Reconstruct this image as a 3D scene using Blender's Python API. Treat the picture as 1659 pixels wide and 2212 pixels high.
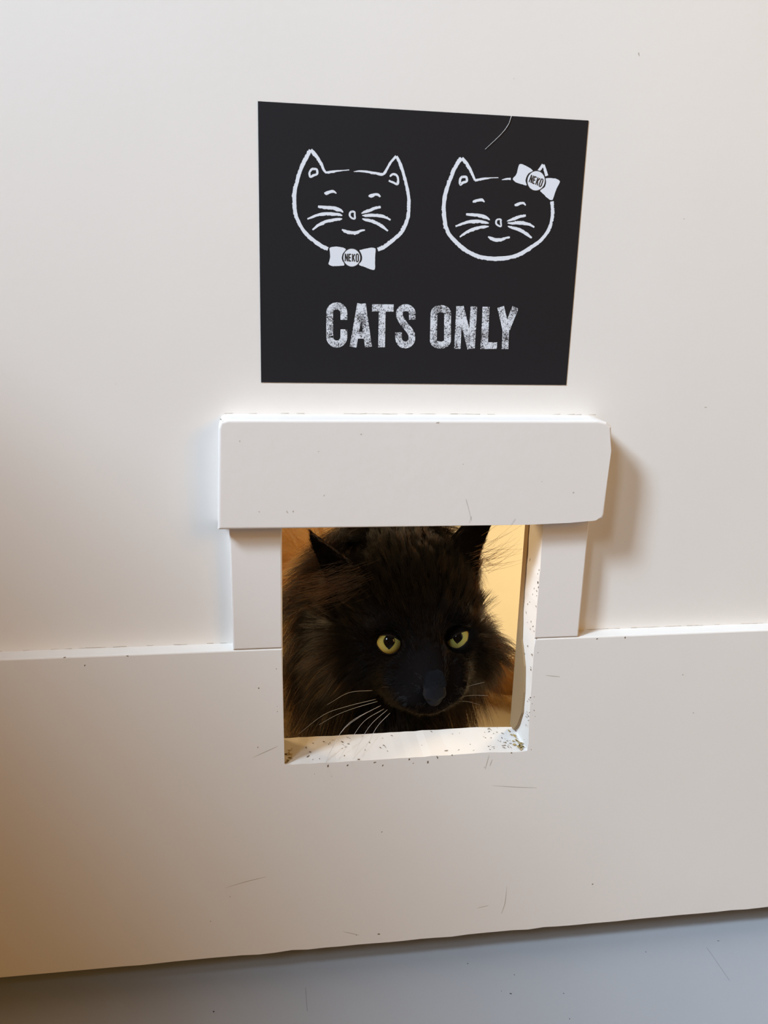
import bpy, bmesh, math, random
import numpy as np
from mathutils import Matrix, Vector, kdtree

for o in list(bpy.data.objects):
    bpy.data.objects.remove(o, do_unlink=True)
scene = bpy.context.scene
col = scene.collection
rng = np.random.default_rng(7)
random.seed(7)

# ------------------------------------------------------------------ camera
# world: x to the right along the door, y into the room behind it, z up; metres; floor at z = 0
cam_data = bpy.data.cameras.new('camera')
cam = bpy.data.objects.new('camera', cam_data)
col.objects.link(cam)
cam.matrix_world = Matrix(((0.988353, 0.014305, -0.151503, -0.103),
                           (-0.149729, 0.269231, -0.951365, -0.515),
                           (0.02718, 0.962969, 0.268238, 0.4886),
                           (0, 0, 0, 1)))
cam_data.sensor_fit = 'HORIZONTAL'
cam_data.sensor_width = 36.0
cam_data.lens = 39.73
cam_data.clip_start = 0.01
cam_data.dof.use_dof = True
cam_data.dof.focus_distance = 0.58
cam_data.dof.aperture_fstop = 18.0
scene.camera = cam

# ------------------------------------------------------------------ light and exposure
world = bpy.data.worlds.new('warm_room_light')
scene.world = world
world.use_nodes = True
bg = world.node_tree.nodes['Background']
bg.inputs['Color'].default_value = (1.0, 0.60, 0.22, 1)
bg.inputs['Strength'].default_value = 0.125

def area_light(name, loc, target, sx, sy, power, color, spread=180):
    d = bpy.data.lights.new(name, 'AREA')
    d.shape = 'RECTANGLE'
    d.size, d.size_y = sx, sy
    d.energy = power
    d.color = color
    d.spread = math.radians(spread)
    o = bpy.data.objects.new(name, d)
    col.objects.link(o)
    o.location = loc
    o.rotation_euler = (Vector(target) - Vector(loc)).to_track_quat('-Z', 'Y').to_euler()
    return o

# tall window in the wall on the near left, daylight
area_light('window_daylight', (-1.62, -0.95, 2.05), (0.70, 0, 0.34), 0.40, 0.62, 13.8, (0.62, 0.80, 1.0), 60)
area_light('second_window_daylight', (-1.60, -2.05, 2.50), (0, 0, 0.33), 0.45, 0.60, 29.0, (0.66, 0.83, 1.0))
# warm lamp of the front room, off to the right
area_light('warm_room_lamp', (2.10, -2.45, 1.85), (-0.1, 0, 0.25), 1.25, 1.25, 30.0, (1.0, 0.58, 0.17))
# lamp in the lit room behind the door
area_light('room_lamp', (1.10, 1.05, 0.95), (0.15, 0.5, 0.0), 0.40, 0.40, 14.5, (1.0, 0.78, 0.48))
area_light('flank_fill_light', (-1.05, 0.80, 0.60), (-0.1, 0.25, 0.2), 0.35, 0.35, 10.0, (1.0, 0.72, 0.38))  # unseen fill added to brighten the cat's left flank

scene.view_settings.view_transform = 'Standard'
scene.view_settings.look = 'None'
scene.view_settings.exposure = 0.0
scene.view_settings.gamma = 1.0
scene.view_settings.use_curve_mapping = False

# ------------------------------------------------------------------ materials
def new_mat(name):
    m = bpy.data.materials.new(name)
    m.use_nodes = True
    nt = m.node_tree
    return m, nt, nt.nodes['Principled BSDF']

def node(nt, kind, **kw):
    n = nt.nodes.new(kind)
    for k, v in kw.items():
        setattr(n, k, v)
    return n

def paint(name, color, rough=0.45, bump=0.12, scale=260.0, mottle=0.03):
    m, nt, b = new_mat(name)
    tc = node(nt, 'ShaderNodeTexCoord')
    n1 = node(nt, 'ShaderNodeTexNoise'); n1.inputs['Scale'].default_value = scale; n1.inputs['Detail'].default_value = 3
    n2 = node(nt, 'ShaderNodeTexNoise'); n2.inputs['Scale'].default_value = 9.0; n2.inputs['Detail'].default_value = 4
    nt.links.new(tc.outputs['Object'], n1.inputs['Vector'])
    nt.links.new(tc.outputs['Object'], n2.inputs['Vector'])
    mix = node(nt, 'ShaderNodeMix', data_type='RGBA')
    mix.inputs[6].default_value = (*[c * (1 - mottle) for c in color], 1)
    mix.inputs[7].default_value = (*[min(1, c * (1 + mottle)) for c in color], 1)
    nt.links.new(n2.outputs['Fac'], mix.inputs[0])
    nt.links.new(mix.outputs[2], b.inputs['Base Color'])
    b.inputs['Roughness'].default_value = rough
    bp = node(nt, 'ShaderNodeBump'); bp.inputs['Strength'].default_value = bump; bp.inputs['Distance'].default_value = 0.0006
    nt.links.new(n1.outputs['Fac'], bp.inputs['Height'])
    nt.links.new(bp.outputs['Normal'], b.inputs['Normal'])
    return m

def plain(name, color, rough=0.6, spec=0.5):
    m, nt, b = new_mat(name)
    b.inputs['Base Color'].default_value = (*color, 1)
    b.inputs['Roughness'].default_value = rough
    b.inputs['Specular IOR Level'].default_value = spec
    return m

M_PAINT = paint('off_white_door_paint', (0.79, 0.735, 0.675), 0.5, 0.10, 240)
M_BOARD = paint('off_white_board_paint', (0.79, 0.728, 0.672), 0.5, 0.18, 170)
M_FLOOR = paint('grey_floor_paint', (0.345, 0.36, 0.385), 0.45, 0.05, 200, 0.05)
M_CREAM = paint('cream_floor_paint', (0.84, 0.78, 0.62), 0.5, 0.05, 120)
M_WALL = paint('cream_wall_paint', (0.80, 0.76, 0.68), 0.6, 0.05, 120)
M_BLOCKER = paint('brown_blocker_paint', (0.55, 0.28, 0.09), 0.5, 0.1, 60, 0.15)
M_DARK = plain('dark_gap_block', (0.03, 0.025, 0.02), 0.8)
M_CHIP = plain('chipped_paint_bare_wood', (0.20, 0.15, 0.10), 0.9, 0.1)
M_MARK = plain('grey_scuff', (0.50, 0.44, 0.36), 0.9, 0.1)
M_SPECK = plain('dark_floor_speck', (0.03, 0.028, 0.025), 0.8)

# ------------------------------------------------------------------ helpers
def link(o, parent=None, **props):
    col.objects.link(o)
    if parent is not None:
        o.parent = parent
    for k, v in props.items():
        o[k] = v
    return o

def mesh_obj(name, verts, faces, mat, parent=None, smooth=False, **props):
    me = bpy.data.meshes.new(name)
    me.from_pydata([tuple(v) for v in verts], [], [tuple(f) for f in faces])
    me.materials.append(mat)
    if smooth:
        me.polygons.foreach_set('use_smooth', [True] * len(me.polygons))
    me.update()
    return link(bpy.data.objects.new(name, me), parent, **props)

def bm_obj(name, bm, mat, parent=None, smooth=False, **props):
    me = bpy.data.meshes.new(name)
    bmesh.ops.recalc_face_normals(bm, faces=bm.faces[:])
    bm.to_mesh(me); bm.free()
    me.materials.append(mat)
    if smooth:
        me.polygons.foreach_set('use_smooth', [True] * len(me.polygons))
    return link(bpy.data.objects.new(name, me), parent, **props)

def prism_bm(outline, y0, y1, bevel=0.0, seg=2, wob=0.0):
    """outline in (x, z) metres, extruded from y0 (front) to y1."""
    bm = bmesh.new()
    f = [bm.verts.new((x, y0, z)) for x, z in outline]
    b = [bm.verts.new((x, y1, z)) for x, z in outline]
    n = len(outline)
    bm.faces.new(f); bm.faces.new(b[::-1])
    for i in range(n):
        j = (i + 1) % n
        bm.faces.new((f[i], b[i], b[j], f[j]))
    if bevel:
        ed = [e for e in bm.edges if abs(e.verts[0].co.y - y0) < 1e-6 and abs(e.verts[1].co.y - y0) < 1e-6]
        bmesh.ops.bevel(bm, geom=ed, offset=bevel, segments=seg, affect='EDGES', profile=0.5)
    return bm

def box_bm(x0, x1, y0, y1, z0, z1):
    return prism_bm([(x0, z0), (x1, z0), (x1, z1), (x0, z1)], y0, y1)

def catmull(pts, n):
    p = np.array(pts, float)
    if len(p) == 2:
        t = np.linspace(0, 1, n)[:, None]
        return p[0] * (1 - t) + p[1] * t
    q = np.vstack([2 * p[0] - p[1], p, 2 * p[-1] - p[-2]])
    out = []
    for u in np.linspace(0, len(p) - 1 - 1e-9, n):
        i = int(u); t = u - i
        a, b, c, d = q[i:i + 4]
        out.append(0.5 * (2 * b + (c - a) * t + (2 * a - 5 * b + 4 * c - d) * t * t + (3 * b - a - 3 * c + d) * t ** 3))
    return np.array(out)

def tube(name, pts, r0, r1, mat, parent=None, n=18, sides=6, **props):
    p = catmull(pts, n)
    vs, fs = [], []
    for i in range(n):
        t = p[min(i + 1, n - 1)] - p[max(i - 1, 0)]
        t /= np.linalg.norm(t)
        a = np.cross(t, (0.3, 0.2, 0.9)); a /= np.linalg.norm(a)
        b = np.cross(t, a)
        r = r0 + (r1 - r0) * i / (n - 1)
        for k in range(sides):
            an = 2 * math.pi * k / sides
            vs.append(p[i] + r * (math.cos(an) * a + math.sin(an) * b))
    for i in range(n - 1):
        for k in range(sides):
            k2 = (k + 1) % sides
            fs.append((i * sides + k, i * sides + k2, (i + 1) * sides + k2, (i + 1) * sides + k))
    fs.append(tuple(range(sides))[::-1]); fs.append(tuple((n - 1) * sides + k for k in range(sides)))
    return mesh_obj(name, vs, fs, mat, parent, True, **props)

def empty(name, loc, **props):
    return link(bpy.data.objects.new(name, None), None, **props) if loc is None else _empty(name, loc, props)

def _empty(name, loc, props):
    o = bpy.data.objects.new(name, None)
    o.location = loc
    o.empty_display_size = 0.05
    return link(o, None, **props)

# ------------------------------------------------------------------ traced measurements (millimetres)
FACE_PLAIN=[[(-68.0,133.4,1.03),(-69.79,130.22,1.16),(-72.09,126.04,1.08),(-74.14,121.37,1.03),(-75.69,115.99,1.03),(-76.98,111.07,1.16),(-77.25,105.69,1.17),(-76.89,100.29,1.17),(-75.69,95.89,1.09),(-72.82,90.52,1.05),(-69.13,86.39,1.11),(-65.43,83.49,1.11),(-61.18,80.85,1.11),(-57.35,79.35,1.06)],[(-67.85,133.41,1.03),(-65.68,131.36,0.98),(-63.6,128.82,0.98),(-61.78,126.26,0.83),(-60.36,123.42,0.67),(-58.89,121.55,0.57)],[(-59.31,121.63,0.57),(-56.3,122.05,0.68),(-53.18,122.67,0.57),(-49.53,123.17,0.26),(-45.36,123.69,0.21)],[(-42.73,122.84,0.13),(-39.59,123.26,0.42),(-35.91,123.23,0.58),(-31.68,122.73,0.63),(-28.5,122.38,0.74),(-26.11,122.09,0.74),(-24.8,122.78,0.74),(-23.03,125.55,0.69),(-21.01,129.05,0.69),(-17.93,132.35,0.69)],[(-17.77,132.36,0.74),(-15.7,128.8,0.91),(-13.67,124.0,0.91),(-11.89,118.66,0.91),(-10.36,113.27,0.91),(-9.59,108.32,0.97),(-9.42,103.32,0.98),(-9.85,98.77,1.08),(-11.32,94.17,1.14),(-13.62,90.02,1.08),(-17.31,86.59,1.08),(-21.55,83.13,1.14),(-24.74,80.99,1.08),(-27.52,79.87,1.03)],[(-66.15,123.41,0.62),(-64.34,123.01,0.62),(-64.07,120.84,0.62),(-66.14,119.79,0.62),(-67.94,118.98,0.62),(-68.47,120.9,0.62),(-67.44,122.87,0.62),(-66.15,123.41,0.62)],[(-21.3,120.97,0.32),(-20.53,121.99,0.58),(-18.95,122.54,0.64),(-17.06,121.64,0.69),(-16.46,119.46,0.69),(-16.76,117.22,0.69),(-19.34,117.86,0.59),(-21.93,118.83,0.53)],[(-59.84,110.4,0.37),(-58.53,110.45,0.89),(-56.19,111.33,0.79),(-54.35,111.5,0.73),(-52.77,110.48,0.37)],[(-33.76,109.86,0.37),(-32.44,109.91,0.91),(-30.07,110.75,0.75),(-28.21,110.82,0.75),(-26.68,109.64,0.37)],[(-63.44,102.87,0.58),(-58.72,102.56,0.89),(-54.52,102.37,0.95),(-50.82,101.52,0.95),(-48.58,100.26,0.32)],[(-69.58,95.71,0.47),(-64.98,97.66,0.68),(-60.79,98.81,0.89),(-55.53,99.1,0.89),(-51.31,98.86,0.79),(-49.08,98.44,0.26)],[(-66.62,89.83,0.42),(-63.37,92.34,0.74),(-59.18,94.49,0.9),(-54.44,95.66,0.9),(-50.75,96.29,0.69),(-49.16,96.6,0.27)],[(-26.32,103.93,0.59),(-29.62,103.31,0.8),(-32.79,101.94,0.85),(-35.96,100.82,0.75),(-37.81,100.01,0.21)],[(-20.22,96.98,0.43),(-23.06,98.29,0.7),(-26.83,99.06,0.91),(-31.12,99.25,0.91),(-34.85,98.87,0.75),(-37.25,98.88,0.21)],[(-21.65,90.67,0.43),(-24.51,92.69,0.81),(-27.79,94.6,0.91),(-31.58,95.97,0.91),(-35.07,96.45,0.75),(-37.21,97.03,0.21)],[(-43.4,100.95,0.53),(-41.91,100.6,0.53),(-41.78,99.11,0.53),(-41.63,97.02,0.53),(-43.34,97.16,0.53),(-44.69,98.51,0.53),(-44.55,100.01,0.53),(-43.4,100.95,0.53)],[(-49.19,90.58,0.32),(-46.94,89.5,0.96),(-43.73,88.9,0.96),(-40.53,89.21,0.91),(-37.88,90.31,0.64),(-35.48,90.7,0.48)]]
FACE_BOW=[[(21.26,133.02,1.08),(19.07,130.36,1.14),(16.83,126.31,1.14),(15.16,121.78,1.09),(13.5,116.74,1.09),(12.13,111.18,1.23),(11.74,105.63,1.23),(12.41,99.58,1.23),(13.47,94.52,1.16),(15.9,90.0,1.1),(19.39,86.51,1.16),(24.03,82.78,1.17),(29.22,79.82,1.18),(35.52,77.66,1.18),(42.33,76.82,1.24),(49.11,77.02,1.25),(55.86,78.01,1.19),(62.49,80.84,1.2),(68.48,84.7,1.14),(73.88,88.81,1.08),(77.49,93.63,1.08),(79.14,97.85,1.03),(79.72,102.54,1.02),(79.5,107.17,1.02),(78.76,111.25,1.02)],[(21.37,133.02,1.08),(23.93,130.82,1.03),(26.28,127.72,0.98),(28.08,124.82,0.77),(30.08,121.32,0.66)],[(29.93,121.16,0.6),(32.91,121.79,0.66),(36.17,122.42,0.55),(39.99,122.94,0.28),(44.38,123.32,0.22)],[(46.56,122.21,0.14),(49.4,122.73,0.5),(52.05,122.95,0.61)],[(68.95,127.99,0.78),(70.31,129.85,0.81),(71.67,131.72,0.84)],[(71.67,131.72,0.84),(73.03,128.77,0.89),(74.41,125.56,0.9)],[(22.45,122.84,0.65),(24.64,122.68,0.66),(25.04,120.46,0.66),(22.9,119.62,0.65),(21.31,118.56,0.66),(20.83,120.53,0.65),(21.5,122.3,0.65),(22.45,122.84,0.65)],[(29.35,109.08,0.39),(30.6,109.38,0.88),(33.05,110.09,0.77),(34.97,110.31,0.77),(36.59,109.21,0.39)],[(55.42,108.31,0.39),(56.81,108.46,0.9),(58.99,109.36,0.78),(60.94,109.54,0.73),(62.44,108.32,0.39)],[(25.67,101.84,0.61),(30.77,101.67,0.94),(34.67,101.31,1.0),(38.06,100.51,0.95),(40.6,99.17,0.28)],[(19.53,94.74,0.5),(23.86,96.42,0.72),(28.22,97.7,0.94),(33.76,98.05,0.94),(37.68,97.68,0.83),(40.05,97.25,0.28)],[(22.5,88.67,0.44),(25.81,91.1,0.78),(30.14,93.31,0.94),(34.52,94.49,0.95),(37.83,95.12,0.78),(40.16,95.45,0.28)],[(62.93,102.55,0.62),(59.26,101.79,0.84),(55.97,100.54,0.9),(53.23,99.52,0.67),(51.37,98.83,0.22)],[(68.87,95.94,0.45),(65.8,97.39,0.74),(62.36,98.04,0.96),(57.83,98.14,0.96),(54.48,97.76,0.73),(51.77,97.82,0.22)],[(67.65,89.65,0.45),(64.54,91.63,0.85),(61.57,93.35,0.96),(57.51,94.77,0.96),(54.08,95.42,0.73),(52.07,95.97,0.22)],[(46.03,99.88,0.5),(47.39,99.57,0.5),(47.48,98.28,0.5),(47.75,95.82,0.5),(45.88,96.17,0.5),(44.62,97.41,0.5),(44.73,99.11,0.5),(46.03,99.88,0.5)],[(40.08,89.52,0.34),(42.73,88.31,1.01),(45.58,87.78,1.01),(48.94,88.1,0.96),(51.41,89.11,0.68),(53.8,89.61,0.51)]]
TIE_BOW=[[(-55.6,80.42),(-51.08,80.77),(-46.79,79.53),(-48.62,76.67),(-48.95,73.59),(-47.46,70.45),(-50.4,69.86),(-54.15,69.6),(-56.3,70.2),(-56.95,71.05),(-56.07,74.4),(-56.26,77.45),(-56.39,79.74)],[(-38.62,79.12),(-34.98,80.15),(-31.23,80.88),(-29.33,80.59),(-28.77,79.84),(-28.93,75.21),(-28.89,69.54),(-29.41,68.23),(-31.47,68.33),(-35.03,69.62),(-38.68,70.91),(-37.15,72.91),(-36.82,74.98),(-37.34,77.01)]]
HEAD_BOW=[[(56.58,131.04),(57.65,131.49),(59.34,131.17),(62.21,130.05),(65.42,128.04),(63.03,126.58),(61.64,124.26),(61.4,122.24),(62.14,119.74),(59.6,120.14),(55.63,121.09),(53.58,122.51),(53.52,123.41),(55.31,125.49),(55.96,128.02)],[(73.84,124.27),(77.21,124.42),(80.61,124.16),(82.51,123.12),(82.76,122.12),(80.86,117.98),(79.55,113.33),(78.92,112.03),(77.08,112.31),(74.09,114.39),(70.94,117.06),(73.27,118.94),(74.2,121.26)]]
DISCS=[[(-43.06,74.79),5.06,0.0],[(67.92,122.51),5.44,-17.0]]
LETTERS={'C':[[(-47.3,38.37,2.25),(-47.36,42.57,2.25),(-47.36,42.57,2.25),(-47.71,44.14,2.24),(-48.66,45.45,2.24),(-50.07,46.31,2.23),(-51.73,46.58,2.23),(-53.37,46.24,2.23),(-54.75,45.32,2.23),(-55.67,43.97,2.23),(-55.98,42.39,2.23),(-55.84,27.63,2.25),(-55.84,27.86,2.25),(-55.49,26.27,2.25),(-54.54,24.93,2.26),(-53.12,24.04,2.26),(-51.45,23.75,2.26),(-49.78,24.1,2.26),(-48.38,25.03,2.26),(-47.45,26.4,2.26),(-47.15,28.01,2.26),(-47.21,32.73,2.25)]],'A':[[(-41.38,22.16,2.27),(-37.18,48.14,2.25)],[(-31.78,22.3,2.29),(-36.14,48.17,2.25)],[(-39.32,29.32,2.19),(-33.32,29.43,2.2)]],'T':[[(-30.13,45.89,2.3),(-16.83,46.02,2.32)],[(-23.84,46.65,2.27),(-23.67,22.26,2.3)]],'S':[[(-4.99,39.35,2.22),(-5.13,43.13,2.22),(-5.13,43.13,2.22),(-5.48,44.45,2.21),(-6.39,45.55,2.21),(-7.72,46.27,2.21),(-9.26,46.5,2.21),(-10.78,46.2,2.2),(-12.06,45.43,2.21),(-12.89,44.29,2.21),(-13.15,42.97,2.21),(-13.0,41.01,2.21),(-11.27,38.12,2.21),(-8.71,35.17,2.23),(-6.39,32.67,2.23),(-4.99,30.31,2.23),(-4.82,28.61,2.23),(-4.82,26.96,2.24),(-5.52,25.47,2.24),(-6.8,24.37,2.24),(-8.44,23.87,2.24),(-10.17,24.04,2.23),(-11.69,24.86,2.23),(-12.74,26.18,2.23),(-13.15,27.78,2.23),(-13.27,31.52,2.22)]],'O':[[(17.15,43.59,2.33),(16.77,44.68,2.33),(15.79,45.58,2.32),(14.37,46.16,2.32),(12.71,46.34,2.32),(11.07,46.09,2.32),(9.71,45.45,2.31),(8.82,44.51,2.31),(8.54,43.42,2.32),(8.85,26.85,2.34),(9.24,25.78,2.34),(10.25,24.89,2.34),(11.75,24.3,2.34),(13.48,24.11,2.35),(15.2,24.35,2.35),(16.64,24.99,2.35),(17.58,25.92,2.35),(17.87,27.0,2.35),(17.45,35.65,2.34),(17.15,43.59,2.33)]],'N':[[(24.42,48.02,2.16),(24.43,22.09,2.19)],[(33.6,48.06,2.26),(33.55,22.22,2.29)],[(24.94,47.71,2.33),(33.04,22.38,2.37)]],'L':[[(41.41,48.07,2.44),(41.72,22.18,2.47)],[(39.21,24.26,2.21),(49.94,24.42,2.22)]],'Y':[[(50.76,48.12,2.37),(54.98,34.73,2.39)],[(60.35,48.09,2.3),(55.57,34.74,2.31)],[(54.92,36.75,2.3),(55.3,22.38,2.32)]]}
STRAY_HAIR=[(49.97,157.42),(48.33,152.57),(43.91,146.8),(35.1,138.51)]
WHISKERS=[[(-17.3,55.0,189.0),(-36.1,45.0,193.3),(-53.4,30.0,192.5)],[(-15.0,52.0,183.1),(-37.8,40.0,185.0),(-55.7,30.0,184.7),(-74.5,15.0,179.1)],[(-13.7,52.0,181.3),(-31.6,40.0,183.5),(-46.1,30.0,184.2),(-60.1,20.0,182.6)],[(-11.4,50.0,178.8),(-29.6,35.0,178.4),(-44.6,20.0,175.0),(-58.0,0.0,162.9)],[(-8.8,50.0,175.9),(-25.9,35.0,174.8),(-39.1,15.0,169.7),(-49.9,0.0,162.4)],[(-6.2,50.0,175.1),(-19.7,35.0,173.1),(-28.9,20.0,170.1),(-41.2,-5.0,162.3)],[(-4.2,50.0,172.1),(-15.9,35.0,170.1),(-25.9,15.0,167.5),(-30.7,5.0,164.6)],[(-12.7,50.0,178.2),(-37.5,30.0,176.9),(-51.4,10.0,169.4),(-62.4,-12.0,157.9)],[(42.9,55.0,181.7),(56.4,60.0,185.5),(72.3,65.0,186.4)],[(43.7,55.0,178.1),(59.4,60.0,178.2),(75.7,65.0,174.7)],[(43.1,55.0,176.0),(57.0,60.0,173.3),(67.9,60.0,169.8)]]
EYES=[((-1.3,81.0,216.6),(-0.1533,-0.899,0.4103),(0.9858,-0.1682,0.0),[(-10.08,4.15),(-5.93,4.99),(-1.17,4.85),(4.23,3.55),(9.68,0.49),(10.05,-2.14),(8.66,-5.12),(5.77,-7.85),(1.37,-9.46),(-3.11,-8.73),(-7.07,-5.63),(-9.41,-1.6)],(0.17,0.18),3.75,5.86),((53.7,83.0,216.3),(-0.232,-0.8853,0.4031),(0.9673,-0.2535,0.0),[(-8.12,-3.73),(-4.69,-0.32),(-1.23,2.61),(2.85,5.17),(7.48,6.5),(8.07,3.24),(7.4,-0.99),(5.18,-4.43),(2.3,-6.84),(-0.35,-7.86),(-3.68,-7.43),(-6.47,-6.13)],(-0.18,1.01),3.37,5.01)]
RAIL_CHIPS=[(-34.0,165.7,0.98),(-41.5,161.6,0.84),(-22.4,162.6,1.12),(-16.8,159.9,0.98),(1.8,163.3,0.98),(4.7,160.0,0.56),(15.2,160.1,1.26),(22.0,163.5,1.12),(32.5,164.7,0.7),(-55.0,161.8,0.98),(56.6,153.4,0.42),(-101.6,223.5,0.56),(-89.5,205.6,0.42),(-89.7,209.5,0.28),(86.6,206.5,0.7),(89.4,207.1,0.42),(88.3,201.8,0.42),(90.2,196.4,0.56),(86.7,195.1,0.42),(86.2,192.0,0.56),(91.3,191.7,0.28),(86.5,188.9,0.56),(76.1,163.6,0.7),(90.4,165.4,0.42),(-64.4,156.3,0.28),(-52.5,153.6,0.28),(-102.8,179.5,0.56),(148.2,46.0,0.7),(-123.7,61.5,0.42),(-16.0,17.8,1.12),(87.1,9.2,0.56),(-32.7,18.7,0.42),(-137.8,42.1,0.42),(199.4,218.7,0.42),(211.7,187.7,0.42),(-16.0,105.9,0.56),(-222.5,251.0,0.7),(-184.4,250.3,0.7),(152.1,249.7,0.98),(131.6,249.5,0.7),(-210.8,245.0,0.84),(-89.9,236.9,0.42),(-85.3,246.0,0.42),(87.6,251.3,0.42),(89.4,240.8,0.42)]
SCRATCHES=[[(-126.8,69.2),(-112.8,72.9),(-98.2,75.8)],[(80.2,50.8),(79.8,36.0),(77.6,26.2)],[(58.1,33.2),(66.9,34.8)],[(62.9,138.0),(79.6,135.6),(97.2,133.6)],[(62.2,159.5),(60.5,154.0)],[(59.6,163.3),(57.3,151.6)],[(-106.6,171.7),(-89.4,179.4)],[(-43.0,23.1),(-30.9,18.5)],[(96.2,223.3),(107.1,221.7)]]
PANEL_SPECKS=[(125.5,618.8,0.84),(196.8,409.7,0.7),(166.0,528.1,0.42),(-183.6,421.9,0.28),(50.2,601.3,0.28)]
HEADER_CHIPS=[(-121.6,404.3,0.7),(-110.8,391.2,0.56),(-82.9,347.1,0.84),(-79.2,347.4,0.7),(9.3,402.5,0.84),(-37.9,395.4,0.56),(-63.8,384.8,0.42),(100.9,357.1,0.7),(26.8,376.5,0.42),(79.1,364.7,0.42),(-99.9,347.4,0.56),(-60.2,357.2,0.56)]
FLOOR_SPECKS=[(-135.8,-27.3,0.75),(-139.4,-38.8,0.6),(51.7,-7.1,0.6),(75.8,-38.1,0.9),(69.8,-35.2,0.45),(114.3,-42.8,0.45),(110.8,-64.3,0.45),(191.9,-12.5,0.6),(254.4,-8.9,0.75),(127.9,-72.2,0.45),(83.6,-21.8,0.45)]
FLOOR_SCRATCHES=[[(241.7,-14.2),(241.9,-24.2),(242.1,-46.9)],[(-71.1,-14.9),(-71.1,-35.3)]]
BOARD_HAIRS=[[(29.7,-9.5,353.8),(31.9,-9.5,347.1),(34.1,-9.5,339.4)],[(63.2,-9.5,340.5),(60.1,-9.5,335.9)],[(33.9,-9.5,342.5),(32.4,-9.5,337.9)]]
# ------------------------------------------------------------------ setting
TH = 0.035          # door thickness
YP = 0.0116         # the recessed panel's face
HX = 0.0858         # half width of the cat hole
ZS, ZR, ZL, ZT = 0.1646, 0.2512, 0.3362, 0.4042   # sill, rail top, header underside and top
ZB = 0.0100         # underside of the door
ZF = -0.010         # the floor in front of it
DX0, DX1 = -0.46, 0.46

bm_obj('floor', box_bm(-2.2, 2.2, -3.2, 0.030, -0.06, ZF), M_FLOOR, kind='structure', label='smooth grey painted floor in front of the white door')
bm_obj('floor_room', box_bm(-1.6, 1.9, 0.030, 2.3, -0.05, 0.0), M_CREAM, kind='structure', label='pale cream floor of the lit room behind the cat hole')
bm_obj('wall_back', box_bm(-1.6, 1.9, 2.3, 2.36, 0, 2.5), M_WALL, kind='structure', label='cream back wall of the room behind the door')
bm_obj('wall_room_left', box_bm(-1.66, -1.6, 0.03, 2.36, 0, 2.5), M_WALL, kind='structure', label='cream side wall of the room behind the door')
bm_obj('wall_room_right', box_bm(1.9, 1.96, 0.03, 2.36, 0, 2.5), M_WALL, kind='structure', label='cream far side wall of the room behind the door')
bm_obj('ceiling', box_bm(-1.66, 1.96, 0.03, 2.36, 2.5, 2.56), M_WALL, kind='structure', label='cream ceiling of the room behind the door')
wf = box_bm(-2.2, DX0 - 0.003, 0.0, 0.06, ZF, 2.6)
for a in ((DX1 + 0.003, 2.2, 0.0, 0.06, ZF, 2.6), (DX0 - 0.003, DX1 + 0.003, 0.0, 0.06, 2.034, 2.6)):
    t = box_bm(*a); me = bpy.data.meshes.new('t'); t.to_mesh(me); t.free(); wf.from_mesh(me); bpy.data.meshes.remove(me)
bm_obj('wall_front', wf, M_WALL, kind='structure', label='off-white wall around the door with the cat hole')
bm_obj('shade_blocker_left', prism_bm([(-0.74, ZF), (-0.62, ZF), (-0.62, 0.77), (-0.74, 0.77)], -1.6, -0.02, 0.004), M_BLOCKER, kind='structure',  # out-of-view blocker added to shade the door's lower left
       label='unseen low brown wall added to shade the foot of the white door')

door = _empty('door_1', (0, 0, 0), dict(kind='structure', label='off-white painted door with a square cat hole near its foot', category='door'))
# recessed panel: one board with the cat hole cut out of its foot
bm_obj('recessed_panel', prism_bm([(DX0 + 0.09, ZR - 0.02), (-0.1177, ZR - 0.02), (-0.1177, ZL + 0.004), (0.1177, ZL + 0.004), (0.1177, ZR - 0.02),
       (DX1 - 0.09, ZR - 0.02), (DX1 - 0.09, 1.93), (DX0 + 0.09, 1.93)], YP, 0.030), M_PAINT, door)
def wobble(pts, step, amp):
    out = []
    for i, (a, b) in enumerate(zip(pts, pts[1:])):
        L = math.dist(a, b); n = max(1, int(L / step))
        for k in range(n):
            t = k / n
            w = amp if 0 < k < n else 0
            out.append((a[0] + (b[0] - a[0]) * t + rng.normal(0, w), a[1] + (b[1] - a[1]) * t + rng.normal(0, w)))
    out.append(pts[-1])
    return out
notch = wobble([(HX + 0.0006, ZR), (HX + 0.001, 0.205), (HX + 0.0025, ZS - 0.001), (0.06, ZS + 0.0005), (0, ZS), (-HX, ZS)], 0.006, 0.00014)
bottom = wobble([(-0.2, ZB), (DX1, ZB)], 0.012, 0.0003)
bm_obj('bottom_rail', prism_bm([(DX0, ZB)] + bottom + [(DX1, ZR)] + notch + [(-HX, ZR), (DX0, ZR)], 0.0, TH, 0.0009, 2), M_PAINT, door)
bm_obj('post', prism_bm([(-0.1178, ZR + 0.0003), (-HX, ZR + 0.0003), (-HX, ZL + 0.004), (-0.1186, ZL + 0.004)], 0.0, TH, 0.0010, 2), M_BOARD, door)
bm_obj('post', prism_bm([(HX + 0.0006, ZR + 0.0003), (0.1178, ZR + 0.0003), (0.1178, ZL + 0.004)] +
       wobble([(HX, ZL + 0.004), (HX + 0.0006, ZR + 0.0008)], 0.006, 0.0001), 0.0, TH, 0.0010, 2), M_BOARD, door)
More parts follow.
